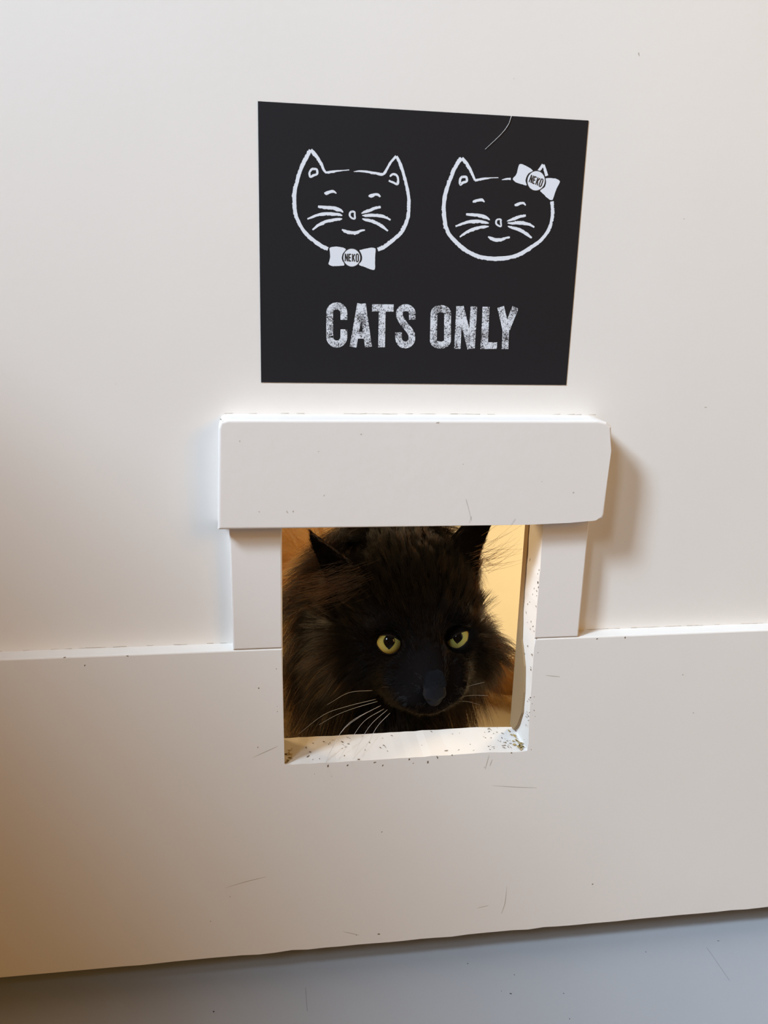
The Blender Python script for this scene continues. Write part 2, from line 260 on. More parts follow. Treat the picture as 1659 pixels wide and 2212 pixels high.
# header board with soft worn edges, its lower right corner curving up
hd = [(-0.1252, ZL), (0.072, ZL - 0.0001), (0.100, ZL + 0.0007), (0.118, ZL + 0.0020), (0.1226, ZL + 0.0030), (0.1236, ZL + 0.0058),
      (0.1238, 0.385), (0.1226, ZT - 0.004), (0.119, ZT - 0.0012), (0.113, ZT), (-0.118, ZT), (-0.1218, ZT - 0.0012), (-0.1232, ZT - 0.005)]
bm_obj('header_board', prism_bm(hd, -0.0095, YP + 0.0004, 0.0017, 4), M_BOARD, door)
bm_obj('panel_backing', prism_bm([(-0.1177, ZL), (0.1177, ZL), (0.1177, 0.42), (-0.1177, 0.42)], 0.030, TH), M_PAINT, door)
for x0, x1 in ((DX0, DX0 + 0.09), (DX1 - 0.09, DX1)):
    bm_obj('stile', prism_bm([(x0, ZR + 0.0003), (x1, ZR + 0.0003), (x1, 2.03), (x0, 2.03)], 0.0, TH, 0.001), M_PAINT, door)
bm_obj('top_rail', prism_bm([(DX0 + 0.0902, 1.93), (DX1 - 0.0902, 1.93), (DX1 - 0.0902, 2.03), (DX0 + 0.0902, 2.03)], 0.0, TH, 0.001), M_PAINT, door)
bm_obj('gap_light_block', box_bm(DX0, DX1, 0.0262, 0.0296, ZF, ZB), M_DARK, door)  # added strip, keeps room light from leaking through the gap

# chips, specks and scuffs: thin flakes lying on the painted faces
def flakes(name, items, place, mat, parent, thick=0.00006, stretch=1.6, **props):
    bm = bmesh.new()
    for x, z, s in items:
        n = random.randint(5, 8)
        an0 = random.uniform(0, math.pi); st = random.uniform(1.0, stretch)
        ring = []
        for k in range(n):
            a = 2 * math.pi * k / n
            rr = s * random.uniform(0.45, 1.1)
            u, v = rr * math.cos(a) * st, rr * math.sin(a) / st
            ring.append((x + u * math.cos(an0) - v * math.sin(an0), z + u * math.sin(an0) + v * math.cos(an0)))
        lo = [bm.verts.new(place(a, b, 0.0)) for a, b in ring]
        hi = [bm.verts.new(place(a, b, thick)) for a, b in ring]
        bm.faces.new(hi)
        for k in range(n):
            bm.faces.new((lo[k], lo[(k + 1) % n], hi[(k + 1) % n], hi[k]))
    return bm_obj(name, bm, mat, parent, **props)

def ribbon_faces(bm, pts, place, h=0.00005):
    n = len(pts)
    L, R_ = [], []
    for i, (x, z, w) in enumerate(pts):
        a = pts[max(i - 1, 0)]; b = pts[min(i + 1, n - 1)]
        dx, dz = b[0] - a[0], b[1] - a[1]
        d = math.hypot(dx, dz) or 1
        wl, wr = (w, w) if not isinstance(w, tuple) else w
        L.append(bm.verts.new(place(x - dz / d * wl, z + dx / d * wl, h)))
        R_.append(bm.verts.new(place(x + dz / d * wr, z - dx / d * wr, h)))
    for i in range(n - 1):
        bm.faces.new((L[i], L[i + 1], R_[i + 1], R_[i]))

on_rail = lambda x, z, h: (x / 1000, -h, z / 1000)
on_panel = lambda x, z, h: (x / 1000, YP - h, z / 1000)
on_head = lambda x, z, h: (x / 1000, -0.0095 - h, z / 1000)
on_sill = lambda x, y, h: (x / 1000, y / 1000, ZS + 0.0004 + h)
on_floor = lambda x, y, h: (x / 1000, y / 1000, ZF + h)
flakes('paint_chips', RAIL_CHIPS, on_rail, M_CHIP, door, kind='stuff')
flakes('paint_specks', PANEL_SPECKS, on_panel, M_MARK, door, kind='stuff')
flakes('paint_chips', HEADER_CHIPS, on_head, M_MARK, door, kind='stuff')
sill_items = []
for k in range(85):
    x = random.choice((random.uniform(-70, 0), random.uniform(-60, 70), random.uniform(48, 82), random.uniform(52, 80)))
    sill_items.append((x, random.uniform(3, 33), random.uniform(0.35, 1.0)))
flakes('paint_chips', sill_items, on_sill, M_CHIP, door, stretch=2.2, kind='stuff')
jamb = [(random.uniform(2, 33), random.uniform(170, 332), random.uniform(0.3, 0.9)) for k in range(30)] + [(random.uniform(0.5, 4), random.uniform(170, 325), random.uniform(0.4, 1.0)) for k in range(22)]
flakes('paint_chips', jamb, lambda y, z, h: (HX + 0.0002 - h, y / 1000, z / 1000), M_CHIP, door, stretch=2.0, kind='stuff')
M_JAMB = paint('brown_jamb_tone', (0.30, 0.19, 0.09), 0.8, 0.3, 90, 0.15)  # brown strip at the back of the jamb, widest in its lower half
jamb_outline = [(34.9, 334), (27, 334), (27, 262), (24, 240), (14, 224), (11, 205), (12, 188), (19, 175), (27, 166), (34.9, 166)]
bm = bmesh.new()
fa = [bm.verts.new((HX - 0.0006, y / 1000, z / 1000)) for y, z in jamb_outline]
fb = [bm.verts.new((HX + 0.003, y / 1000, z / 1000)) for y, z in jamb_outline]
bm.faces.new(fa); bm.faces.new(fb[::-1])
for k in range(len(jamb_outline)):
    j = (k + 1) % len(jamb_outline)
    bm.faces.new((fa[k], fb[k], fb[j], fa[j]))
bm_obj('brown_jamb_strip', bm, M_JAMB, door)
corner = [(random.gauss(85, 2.2), random.gauss(9, 7), random.uniform(0.6, 1.8)) for k in range(40)] + [(random.gauss(-82, 2.5), random.uniform(2, 20), random.uniform(0.5, 1.5)) for k in range(22)]  # right corner gnawed raw; left yellow flakes put warm light into colour
M_RAW_LIT = plain('raw_wood_and_warm_light', (0.42, 0.30, 0.12), 0.9, 0.1)
flakes('gnawed_and_lit_corners', [c for c in corner if abs(c[0]) < 86.5 and 1 < c[1] < 34], on_sill, M_RAW_LIT, door, kind='stuff')
bm = bmesh.new()
for s in SCRATCHES:
    p = catmull(s, 8)
    ribbon_faces(bm, [(a, b, 0.28 * math.sin(math.pi * (i + 0.6) / 9)) for i, (a, b) in enumerate(p)], on_rail)
bm_obj('scuff_marks', bm, M_MARK, door, kind='stuff')
# hairline of old caulk where the ledge and the header meet the panel
def caulk(name, x0, x1, z, y, n, parent):
    bm = bmesh.new()
    xs = np.linspace(x0, x1, n)
    for a, b in zip(xs, xs[1:]):
        if random.random() < 0.5:
            ribbon_faces(bm, [(a * 1000, z * 1000 + random.uniform(-.15, .2), random.uniform(.05, .22)), (b * 1000, z * 1000 + random.uniform(-.15, .2), random.uniform(.05, .3))],
                         lambda p, q, h: (p / 1000, y - h, q / 1000))
    return bm_obj(name, bm, M_MARK, parent, kind='stuff')
caulk('caulk_line', -0.37, -0.118, ZR + 0.0004, YP, 60, door)
caulk('caulk_line', 0.119, 0.37, ZR + 0.0004, YP, 60, door)
caulk('caulk_line', -0.12, 0.12, ZT + 0.0004, YP, 50, door)
floor_obj = bpy.data.objects['floor']
flakes('floor_specks', FLOOR_SPECKS, on_floor, M_SPECK, floor_obj, kind='stuff')
bm = bmesh.new()
for s in FLOOR_SCRATCHES:
    p = catmull(s, 8)
    ribbon_faces(bm, [(a, b, 0.16) for a, b in p], on_floor)
M_SCR = plain('faint_floor_scratch', (0.19, 0.19, 0.19), 0.7)
bm_obj('floor_scratches', bm, M_SCR, floor_obj, kind='stuff')

# ------------------------------------------------------------------ the sign
SZ = 0.4238
M_SHEET = plain('black_vinyl_sheet', (0.0125, 0.0115, 0.0135), 0.6, 0.22)
M_WHITE = plain('white_print', (0.74, 0.76, 0.80), 0.5)
M_INK = plain('black_print', (0.02, 0.018, 0.02), 0.5)
M_WORN, nt, b = new_mat('worn_white_print')
tc = node(nt, 'ShaderNodeTexCoord')
na = node(nt, 'ShaderNodeTexNoise'); na.inputs['Scale'].default_value = 1500; na.inputs['Detail'].default_value = 2; na.inputs['Distortion'].default_value = 1.2
nb = node(nt, 'ShaderNodeTexNoise'); nb.inputs['Scale'].default_value = 120; nb.inputs['Detail'].default_value = 2
ad = node(nt, 'ShaderNodeMath', operation='MULTIPLY_ADD'); ad.inputs[1].default_value = 0.55
cr = node(nt, 'ShaderNodeValToRGB')
cr.color_ramp.elements[0].position = 0.79; cr.color_ramp.elements[0].color = (0.72, 0.74, 0.78, 1)
cr.color_ramp.elements[1].position = 0.84; cr.color_ramp.elements[1].color = (0.03, 0.026, 0.03, 1)
for n_ in (na, nb):
    nt.links.new(tc.outputs['Object'], n_.inputs['Vector'])
nt.links.new(nb.outputs['Fac'], ad.inputs[0]); nt.links.new(na.outputs['Fac'], ad.inputs[2])
nt.links.new(ad.outputs[0], cr.inputs['Fac']); nt.links.new(cr.outputs['Color'], b.inputs['Base Color'])
b.inputs['Roughness'].default_value = 0.5

sign = _empty('cat_sign', (0, YP, SZ), dict(label='black square sign with two white cat faces, stuck above the cat hole', category='sign'))
bm_obj('sheet', prism_bm([(-0.0976, 0), (0.0978, 0), (0.0978, 0.1575), (-0.0976, 0.1575)], -0.00035, 0.0, 0.0), M_SHEET, sign)
on_sign = lambda x, z, h: (x / 1000, -0.00035 - h, z / 1000)

def brush(strokes, rough=0.16):
    bm = bmesh.new()
    for lay, s in enumerate(strokes):
        L = sum(math.dist(a[:2], b_[:2]) for a, b_ in zip(s, s[1:]))
        n = max(10, int(L / 0.28))
        p = catmull(s, n)
        out = []
        e1 = e2 = 0.0
        for x, z, w in p:
            e1 = 0.55 * e1 + rng.normal(0, rough * 0.75); e2 = 0.7 * e2 + rng.normal(0, rough * 0.3)
            w = max(w, 0.03)
            out.append((x, z, (max(0.03, w + e2 * min(1, w)), max(0.03, w + e1 * min(1, w)))))
        ribbon_faces(bm, out, on_sign, 0.00004 + lay * 0.000004)
    return bm

def blob_bm(polys, h=0.00005, jit=0.05):
    bm = bmesh.new()
    for p in polys:
        q = catmull(list(p) + [p[0]], len(p) * 6)[:-1]
        q = [(a + rng.normal(0, jit), b_ + rng.normal(0, jit)) for a, b_ in q]
        f = bm.faces.new([bm.verts.new(on_sign(a, b_, h)) for a, b_ in q])
    bmesh.ops.triangulate(bm, faces=bm.faces[:])
    return bm

bm_obj('cat_face_print', brush(FACE_PLAIN), M_WHITE, sign, label='white brush-drawn cat face above a bow tie')
bm_obj('cat_face_print', brush(FACE_BOW), M_WHITE, sign, label='white brush-drawn cat face with a bow on one ear')
bm_obj('bow_print', blob_bm(TIE_BOW), M_WHITE, sign, label='white bow tie below the cat face')
bm_obj('bow_print', blob_bm(HEAD_BOW), M_WHITE, sign, label='white tilted bow on the ear of the cat face')
CAPS = {'N': [[(0, 0), (0, 1)], [(0, 1), (1, 0)], [(1, 0), (1, 1)]], 'E': [[(0, 0), (0, 1)], [(0, 0.94), (1, 0.94)], [(0, 0.5), (0.85, 0.5)], [(0, 0.06), (1, 0.06)]],
        'K': [[(0, 0), (0, 1)], [(0.05, 0.42), (1, 1)], [(0.3, 0.55), (1, 0)]], 'O': [[(0, 0.15), (0, 0.85), (0.25, 1), (0.75, 1), (1, 0.85), (1, 0.15), (0.75, 0), (0.25, 0), (0, 0.15)]]}
for (cx, cz), r, rot in DISCS:
    bm = bmesh.new()
    bm.faces.new([bm.verts.new(on_sign(cx + r * math.cos(a), cz + r * math.sin(a), 0.00012)) for a in np.linspace(0, 2 * math.pi, 40, endpoint=False)])
    bm_obj('badge_print', bm, M_WHITE, sign)
    bm = bmesh.new()
    rr = r + 0.28
    ring = [(cx + rr * math.cos(a), cz + rr * math.sin(a), 0.28) for a in np.linspace(0, 2 * math.pi, 41)]
    ribbon_faces(bm, ring, on_sign, 0.0001)
    bm_obj('badge_ring_print', bm, M_INK, sign)
    bm = bmesh.new()
    W, H, gap, sw = 1.32, 4.3, 0.86, 0.34
    tot = 4 * W + 3 * gap
    ca, sa = math.cos(math.radians(rot)), math.sin(math.radians(rot))
    lay = 0
    for i, ch in enumerate('NEKO'):
        for s in CAPS[ch]:
            pts = []
            for u, v in s:
                x = -tot / 2 + i * (W + gap) + u * W; z = (v - 0.5) * H
                pts.append((cx + x * ca - z * sa, cz + x * sa + z * ca, sw))
            lay += 1
            ribbon_faces(bm, pts, on_sign, 0.00016 + lay * 0.000003)
    bm_obj('badge_lettering', bm, M_INK, sign)
def polyline(s, step):
    out = [np.array(s[0], float)]
    for a, c in zip(s, s[1:]):
        a, c = np.array(a, float), np.array(c, float)
        m = max(1, int(np.linalg.norm((c - a)[:2]) / step))
        out += [a + (c - a) * (k + 1) / m for k in range(m)]
    return np.array(out)

for ch, strokes in LETTERS.items():
    bm = bmesh.new()
    for lay, s in enumerate(strokes):
        p = polyline(s, 0.35)
        q = []
        n = len(p)
        for i, (x, z, w) in enumerate(p):
            q.append((x, z, w * 0.93 + rng.normal(0, 0.025)))
        a, b_ = np.array(p[0][:2]), np.array(p[1][:2]); d0 = (a - b_) / np.linalg.norm(a - b_)
        a2, b2 = np.array(p[-1][:2]), np.array(p[-2][:2]); d1 = (a2 - b2) / np.linalg.norm(a2 - b2)
        ribbon_faces(bm, q, on_sign, 0.00005 + lay * 0.00001)
    bm_obj('letter', bm, M_WORN, sign)

M_HAIRW = plain('pale_shed_hair', (0.75, 0.72, 0.68), 0.4)
M_HAIRB = plain('dark_shed_hair', (0.06, 0.05, 0.045), 0.5)
tube('shed_hair', [(x / 1000, YP - 0.0007, SZ + z / 1000) for x, z in STRAY_HAIR], 0.00014, 0.00008, M_HAIRW, None,
     label='single pale hair stuck across the top edge of the black sign', category='hair')
for k, s in enumerate(BOARD_HAIRS):
    tube('shed_hair', [(x / 1000, -0.0098, z / 1000) for x, y, z in s], 0.000045, 0.00003, M_HAIRB, None,
         label=['longest dark hair stuck on the header board over the cat', 'short dark hair on the lower edge of the header board, nearest the post', 'short dark hair beside the longest one on the header board'][k],
         category='hair', group='dark hairs stuck on the header board')

# ------------------------------------------------------------------ the cat: one continuous body grown from a distance field
HM = np.array([24.0, 75.0, 218.0])                     # point between the eyes
_ro, _ya, _pi = math.radians(-2.4), math.radians(3.0), math.radians(0.0)
RH = np.array(Matrix.Rotation(_ya, 3, 'Z') @ Matrix.Rotation(_ro, 3, 'Y') @ Matrix.Rotation(_pi, 3, 'X'))

def to_world(l):
    return HM + np.asarray(l, float) @ RH.T

def smin(a, b, k):
    h = np.clip(0.5 + 0.5 * (b - a) / k, 0, 1)
    return b + (a - b) * h - k * h * (1 - h)

def smax(a, b, k):
    return -smin(-a, -b, k)

def ell(p, c, r):
    q = p - np.asarray(c, np.float32)
    r = np.asarray(r, np.float32)
    k0 = np.sqrt(((q / r) ** 2).sum(-1)); k1 = np.sqrt(((q / (r * r)) ** 2).sum(-1))
    return k0 * (k0 - 1) / np.maximum(k1, 1e-6)

def cap(p, a, b, ra, rb):
    a = np.asarray(a, np.float32); b = np.asarray(b, np.float32)
    ab = b - a
    t = np.clip(((p - a) @ ab) / (ab @ ab), 0, 1)
    return np.sqrt(((p - a - t[..., None] * ab) ** 2).sum(-1)) - (ra + (rb - ra) * t)

EARS = [dict(b=(-45, 36, 35), t=(-81, 30, 84), f=(-0.50, -0.84, 0.0), W=18, L=0),
        dict(b=(34, 42, 46), t=(78, 42, 112), f=(0.42, -0.90, 0.1), W=20, L=0)]
for e in EARS:
    bb, tt = np.array(e['b'], float), np.array(e['t'], float)
    a = tt - bb; e['L'] = float(np.linalg.norm(a)); a /= e['L']
    f = np.array(e['f'], float); f -= a * (a @ f); f /= np.linalg.norm(f)
    e['a'], e['fv'], e['s'] = a, f, np.cross(a, f)

def ear(l, e):
    q = l - np.asarray(e['b'], np.float32)
    h = q @ e['a'].astype(np.float32); u = q @ e['s'].astype(np.float32); v = q @ e['fv'].astype(np.float32)
    t = np.clip(h / e['L'], 0, 1)
    w = e['W'] * (1 - t) ** 0.75 + 0.6
    vc = 9.0 * np.clip(np.abs(u) / np.maximum(w, 2), 0, 1.2) ** 2 * (1 - 0.5 * t) - 4
    th = 2.4 - 0.9 * t
    d = smax(np.abs(v - vc) - th, np.abs(u) - w, 2.0)
    return smax(smax(d, h - e['L'], 1.0), -h - 14, 1.0)

def cat_sdf(p):
    """p: (n,3) world mm"""
    p = p.astype(np.float32)
    l = ((p - HM.astype(np.float32)) @ RH.astype(np.float32))
    la = l.copy(); la[..., 0] = np.abs(la[..., 0])
    d = ell(l, (0, 46, 12), (52, 52, 50))                                  # skull
    d = smin(d, ell(la, (33, 32, -20), (28, 32, 28)), 16)                  # cheeks
    d = smin(d, cap(l, (0, 6, 18), (0, -27, -17), 19, 11.5), 12)            # nose bridge
    d = smin(d, ell(la, (17, 0, -22), (20, 22, 20)), 12)                    # upper jaw
    d = smin(d, ell(la, (12, -14, -33), (17, 17, 13)), 10)              # whisker pads
    d = smin(d, ell(l, (0, -11, -43), (15, 16, 10)), 9)                     # chin
    d = smin(d, ell(la, (26, 6, 15), (15, 13, 8)), 8)                      # brow ridges
    for c, g, *_ in EYES:                                                  # eye sockets
        c = np.array(c); g = np.array(g)
        d = smax(d, -cap(p, c, c + g * 30, 10.9, 11.6), 2.5)
    for e in EARS:
        d = smin(d, ear(l, e), 7)
    nk = cap(p, to_world((-6, 68, 15)), (0, 195, 182), 61, 68)             # neck
    d = smin(d, nk, 22)
    d = smin(d, ell(p, (6, 150, 130), (60, 50, 72)), 25)                   # chest
    d = smin(d, cap(p, (15, 180, 170), (-70, 370, 140), 66, 92), 30)       # trunk
    d = smin(d, ell(p, (-80, 395, 112), (95, 98, 112)), 30)                # rump
    for x in (-32, 42):
        d = smin(d, cap(p, (x, 165, 100), (x, 152, 16), 21, 14), 14)       # fore legs
        d = smin(d, ell(p, (x, 142, 13), (18, 27, 13)), 8)
    for x, s in ((0, 1), (-160, -1)):
        d = smin(d, ell(p, (x, 350, 75), (42, 66, 68)), 20)                # thighs
        d = smin(d, ell(p, (x + 14 * s, 300, 15), (19, 48, 15)), 10)       # hind feet
    tl = [(-70, 480, 70), (10, 492, 45), (100, 440, 34), (190, 372, 33), (262, 340, 30), (300, 345, 24)]
    tr = [26, 22, 20, 20, 18, 12]
    for i in range(len(tl) - 1):
        d = smin(d, cap(p, tl[i], tl[i + 1], tr[i], tr[i + 1]), 10)
    return np.maximum(d, 1.0 - p[..., 2])                                  # rests on the floor

def axis(lo, f0, f1, hi, fine, coarse):
    return np.concatenate([np.arange(lo, f0, coarse), np.arange(f0, f1, fine), np.arange(f1, hi + coarse, coarse)]).astype(np.float32)

def surface_nets():
    xs = axis(-240, -70, 104, 330, 1.25, 4.5)
    ys = axis(30, 31, 160, 525, 1.25, 4.5)
    zs = axis(-2, 146, 330, 340, 1.25, 4.5)
    nx, ny, nz = len(xs), len(ys), len(zs)
    S = np.empty((nx, ny, nz), np.float32)
    yy, zz = np.meshgrid(ys, zs, indexing='ij')
    for i0 in range(0, nx, 16):
        i1 = min(nx, i0 + 16)
        g = np.empty((i1 - i0, ny, nz, 3), np.float32)
        g[..., 0] = xs[i0:i1, None, None]; g[..., 1] = yy; g[..., 2] = zz
        S[i0:i1] = cat_sdf(g.reshape(-1, 3)).reshape(i1 - i0, ny, nz)
    ins = S < 0
    cnt = np.zeros((nx - 1, ny - 1, nz - 1), np.int8)
    for a in (0, 1):
        for b_ in (0, 1):
            for c in (0, 1):
                cnt += ins[a:nx - 1 + a, b_:ny - 1 + b_, c:nz - 1 + c]
    act = (cnt > 0) & (cnt < 8)
    I, J, K = np.nonzero(act)
    idx = -np.ones(act.shape, np.int64); idx[I, J, K] = np.arange(len(I))
    pos = np.zeros((len(I), 3)); num = np.zeros(len(I))
    ax = (xs, ys, zs)
    cor = [(a, b_, c) for a in (0, 1) for b_ in (0, 1) for c in (0, 1)]
    for c0 in cor:
        for d in range(3):
            if c0[d]:
                continue
            c1 = list(c0); c1[d] = 1
            s0 = S[I + c0[0], J + c0[1], K + c0[2]]; s1 = S[I + c1[0], J + c1[1], K + c1[2]]
            m = (s0 < 0) != (s1 < 0)
            t = np.where(m, s0 / np.where(m, s0 - s1, 1), 0)
            P0 = np.stack([xs[I + c0[0]], ys[J + c0[1]], zs[K + c0[2]]], -1)
            P1 = np.stack([xs[I + c1[0]], ys[J + c1[1]], zs[K + c1[2]]], -1)
            pos[m] += (P0 + (P1 - P0) * t[:, None])[m]; num[m] += 1
    pos /= num[:, None]
    quads = []
    for d in range(3):
        sl0 = [slice(None)] * 3; sl1 = [slice(None)] * 3
        sl0[d] = slice(0, -1); sl1[d] = slice(1, None)
        a, b_ = ins[tuple(sl0)], ins[tuple(sl1)]
        E_ = np.argwhere(a != b_)
        o1, o2 = [(1, 2), (2, 0), (0, 1)][d]
        ok = (E_[:, o1] > 0) & (E_[:, o2] > 0) & (E_[:, o1] < S.shape[o1] - 1) & (E_[:, o2] < S.shape[o2] - 1)
        E_ = E_[ok]
        flip = b_[E_[:, 0], E_[:, 1], E_[:, 2]]
        def at(da, db):
            q = E_.copy(); q[:, o1] -= da; q[:, o2] -= db
            return idx[q[:, 0], q[:, 1], q[:, 2]]
        Q = np.stack([at(1, 1), at(0, 1), at(0, 0), at(1, 0)], -1)
        Q[flip] = Q[flip][:, ::-1]
        quads.append(Q)
    Q = np.concatenate(quads)
    return pos, Q[(Q >= 0).all(1)]

CV, CQ = surface_nets()
M_SKIN = plain('black_cat_undercoat', (0.006, 0.005, 0.005), 0.9, 0.0)
# black underfur on the head and forequarters, rusty brown over the flanks and tail, lamp light put into that colour
_nt = M_SKIN.node_tree
_tc = node(_nt, 'ShaderNodeTexCoord'); _sp = node(_nt, 'ShaderNodeSeparateXYZ'); _mr = node(_nt, 'ShaderNodeMapRange'); _mx = node(_nt, 'ShaderNodeMix', data_type='RGBA')
_nt.links.new(_tc.outputs['Object'], _sp.inputs[0]); _nt.links.new(_sp.outputs[1], _mr.inputs[0])
_mr.inputs[1].default_value = 0.17; _mr.inputs[2].default_value = 0.23
_mx.inputs[6].default_value = (0.006, 0.005, 0.005, 1); _mx.inputs[7].default_value = (0.34, 0.18, 0.07, 1)
_nt.links.new(_mr.outputs[0], _mx.inputs[0]); _nt.links.new(_mx.outputs[2], _nt.nodes['Principled BSDF'].inputs['Base Color'])
cme = bpy.data.meshes.new('cat')
cme.from_pydata((CV / 1000).tolist(), [], CQ.tolist())
_bm = bmesh.new(); _bm.from_mesh(cme)
for _ in range(2):
    bmesh.ops.smooth_vert(_bm, verts=_bm.verts, factor=0.5, use_axis_x=True, use_axis_y=True, use_axis_z=True)
_bm.to_mesh(cme); _bm.free()
cme.polygons.foreach_set('use_smooth', [True] * len(cme.polygons))
cme.materials.append(M_SKIN); cme.update()
cat = link(bpy.data.objects.new('cat', cme), None, label='long-haired black cat with yellow eyes peering out through the square hole', category='cat')

# eyes and lids ------------------------------------------------------------
def eye_material(name, off, pw, ph, ri):
    m, nt, b = new_mat(name)
    tc = node(nt, 'ShaderNodeTexCoord'); sp = node(nt, 'ShaderNodeSeparateXYZ')
    nt.links.new(tc.outputs['Object'], sp.inputs[0])
    def M(op, a, c=None):
        n = node(nt, 'ShaderNodeMath', operation=op)
        for i, v in enumerate((a, c)):
            if v is None: continue
            if isinstance(v, (int, float)): n.inputs[i].default_value = v
            else: nt.links.new(v, n.inputs[i])
        return n.outputs[0]
    x = M('SUBTRACT', sp.outputs[0], off[0] / 1000); y = M('SUBTRACT', sp.outputs[1], off[1] / 1000)
    ax = M('DIVIDE', M('ABSOLUTE', x), pw / 1000); ay = M('DIVIDE', y, ph / 1000)
    pup = M('ADD', ax, M('POWER', M('ABSOLUTE', ay), 1.8))          # < 1 inside the pupil
    r = M('DIVIDE', M('SQRT', M('ADD', M('MULTIPLY', sp.outputs[0], sp.outputs[0]), M('MULTIPLY', sp.outputs[1], sp.outputs[1]))), ri / 1000)
    nz = node(nt, 'ShaderNodeTexNoise'); nz.inputs['Scale'].default_value = 420; nz.inputs['Detail'].default_value = 3
    nt.links.new(tc.outputs['Object'], nz.inputs['Vector'])
    rr = M('ADD', r, M('MULTIPLY', M('SUBTRACT', nz.outputs['Fac'], 0.5), 0.22))
    cr = node(nt, 'ShaderNodeValToRGB'); el = cr.color_ramp.elements
    el[0].position = 0.30; el[0].color = (0.40, 0.42, 0.10, 1)
    el[1].position = 0.72; el[1].color = (0.52, 0.46, 0.13, 1)
    for pos, c in ((0.93, (0.58, 0.38, 0.06, 1)), (0.99, (0.10, 0.05, 0.01, 1)), (1.0, (0.012, 0.008, 0.006, 1))):
        e = el.new(pos); e.color = c
    nt.links.new(rr, cr.inputs['Fac'])
    st = node(nt, 'ShaderNodeMapRange'); st.inputs[1].default_value = 0.96; st.inputs[2].default_value = 1.04
    nt.links.new(pup, st.inputs[0])
    mx = node(nt, 'ShaderNodeMix', data_type='RGBA'); mx.inputs[6].default_value = (0.003, 0.003, 0.004, 1)
    nt.links.new(st.outputs[0], mx.inputs[0]); nt.links.new(cr.outputs['Color'], mx.inputs[7])
    nt.links.new(mx.outputs[2], b.inputs['Base Color'])
    b.inputs['Roughness'].default_value = 0.5; b.inputs['Specular IOR Level'].default_value = 0.0
    b.inputs['Coat Weight'].default_value = 1.0; b.inputs['Coat Roughness'].default_value = 0.02; b.inputs['Coat IOR'].default_value = 1.35
    return m

M_LID = plain('dark_brown_eye_rim', (0.016, 0.011, 0.010), 0.6, 0.15)
LIDS = []
R_EYE = 11.0
def lid_width(q):
    return float(np.clip(13.2 - np.hypot(*q), 3.2, 9.0))

def lid_point(c, g, rt, up, cen, q, off, dz):
    """a point of the lid, off mm outside the opening's edge q, dz mm proud of the eyeball"""
    od = (q - cen) / np.linalg.norm(q - cen)
    ab = q + od * off
    rho = np.hypot(*ab)
    d = math.sqrt(R_EYE ** 2 - rho ** 2) if rho < 9.3 else 5.87 - 1.1 * (rho - 9.3)
    return c + rt * ab[0] + up * ab[1] + g * (d + dz)
for k, (c, g, rt, poly, po, pw, ph) in enumerate(EYES):
    c, g, rt = np.array(c), np.array(g), np.array(rt)
    up = np.cross(g, rt)
    if up[2] < 0: up = -up
    bm = bmesh.new()
    bmesh.ops.create_uvsphere(bm, u_segments=48, v_segments=32, radius=R_EYE / 1000)
    o = bm_obj('eye', bm, eye_material('yellow_eye', po, pw * 1.2, ph * 1.1, 10.0 if k == 0 else 9.6), cat, True, label='yellow-green eye with a dark almond pupil')
    o.matrix_world = Matrix(((rt[0], up[0], g[0], c[0] / 1000), (rt[1], up[1], g[1], c[1] / 1000), (rt[2], up[2], g[2], c[2] / 1000), (0, 0, 0, 1)))
    op = catmull(poly + [poly[0]], 49)[:-1]
    op[:, 1] -= np.where(op[:, 1] > -1, 0.8, 0)
    cen = op.mean(0)
    vs, fs = [], []
    prof = [(-0.5, -0.9), (0.0, 0.25), (0.10, 0.75), (0.25, 0.95), (0.5, 0.9), (0.8, 0.3), (1.0, -0.6)]
    for fr, dz in prof:
        for q in op:
            vs.append(lid_point(c, g, rt, up, cen, q, fr if fr <= 0 else fr * lid_width(q), dz) / 1000)
    n = len(op)
    for i in range(len(prof) - 1):
        for j in range(n):
            fs.append((i * n + j, i * n + (j + 1) % n, (i + 1) * n + (j + 1) % n, (i + 1) * n + j))
    mesh_obj('eyelid', vs, fs, M_LID, cat, True)
    LIDS.append((c, g, rt, up, op, cen))

# nose leather -------------------------------------------------------------
M_NOSE = paint('dark_grey_nose_leather', (0.006, 0.0065, 0.009), 0.6, 0.04, 900, 0.1)
M_NOSE.node_tree.nodes['Principled BSDF'].inputs['Specular IOR Level'].default_value = 0.12
bm = bmesh.new()
bmesh.ops.create_uvsphere(bm, u_segments=40, v_segments=28, radius=1.0)
for v in bm.verts:
    x, y, z = v.co
    # leather tip, running up into the short velvet of the bridge
    zz = z * 17.0 if z > 0 else z * 10.5
    w = 8.8 - 0.13 * max(zz, 0) - (0.42 * -zz if zz < 0 else 0)
    rho = math.hypot(x, y)
    if rho > 1e-6:
        k = (1 - min(1, abs(z)) ** 3.2) ** (1 / 3.2) / rho
        x, y = x * k, math.copysign(abs(y * k) ** 0.8, y)
    px, py, pz = w * x, 5.6 * y * (1 - 0.012 * max(zz, 0)), zz
    for s in (-1, 1):                                     # nostrils
        dd = ((px - s * 4.8) / 2.0) ** 2 + ((pz + 4.0) / 1.5) ** 2
        if y < 0: py += 2.6 * math.exp(-dd)
    py += 0.06 * pz if pz > -2 else -0.12 - 0.40 * (pz + 2)
    v.co = Vector(to_world((px, py - 35.5, pz - 26.0)) / 1000)
NOSE_V = np.array([v.co[:] for v in bm.verts]) * 1000
bm_obj('nose', bm, M_NOSE, cat, True, label='dark grey leathery nose')

# whiskers -----------------------------------------------------------------
M_WHISK = plain('pale_whisker', (0.55, 0.52, 0.50), 0.35)
for w in WHISKERS:
    tube('whisker', [np.array(q) / 1000 for q in w], 0.00017, 0.00005, M_WHISK, cat, 16, 5)

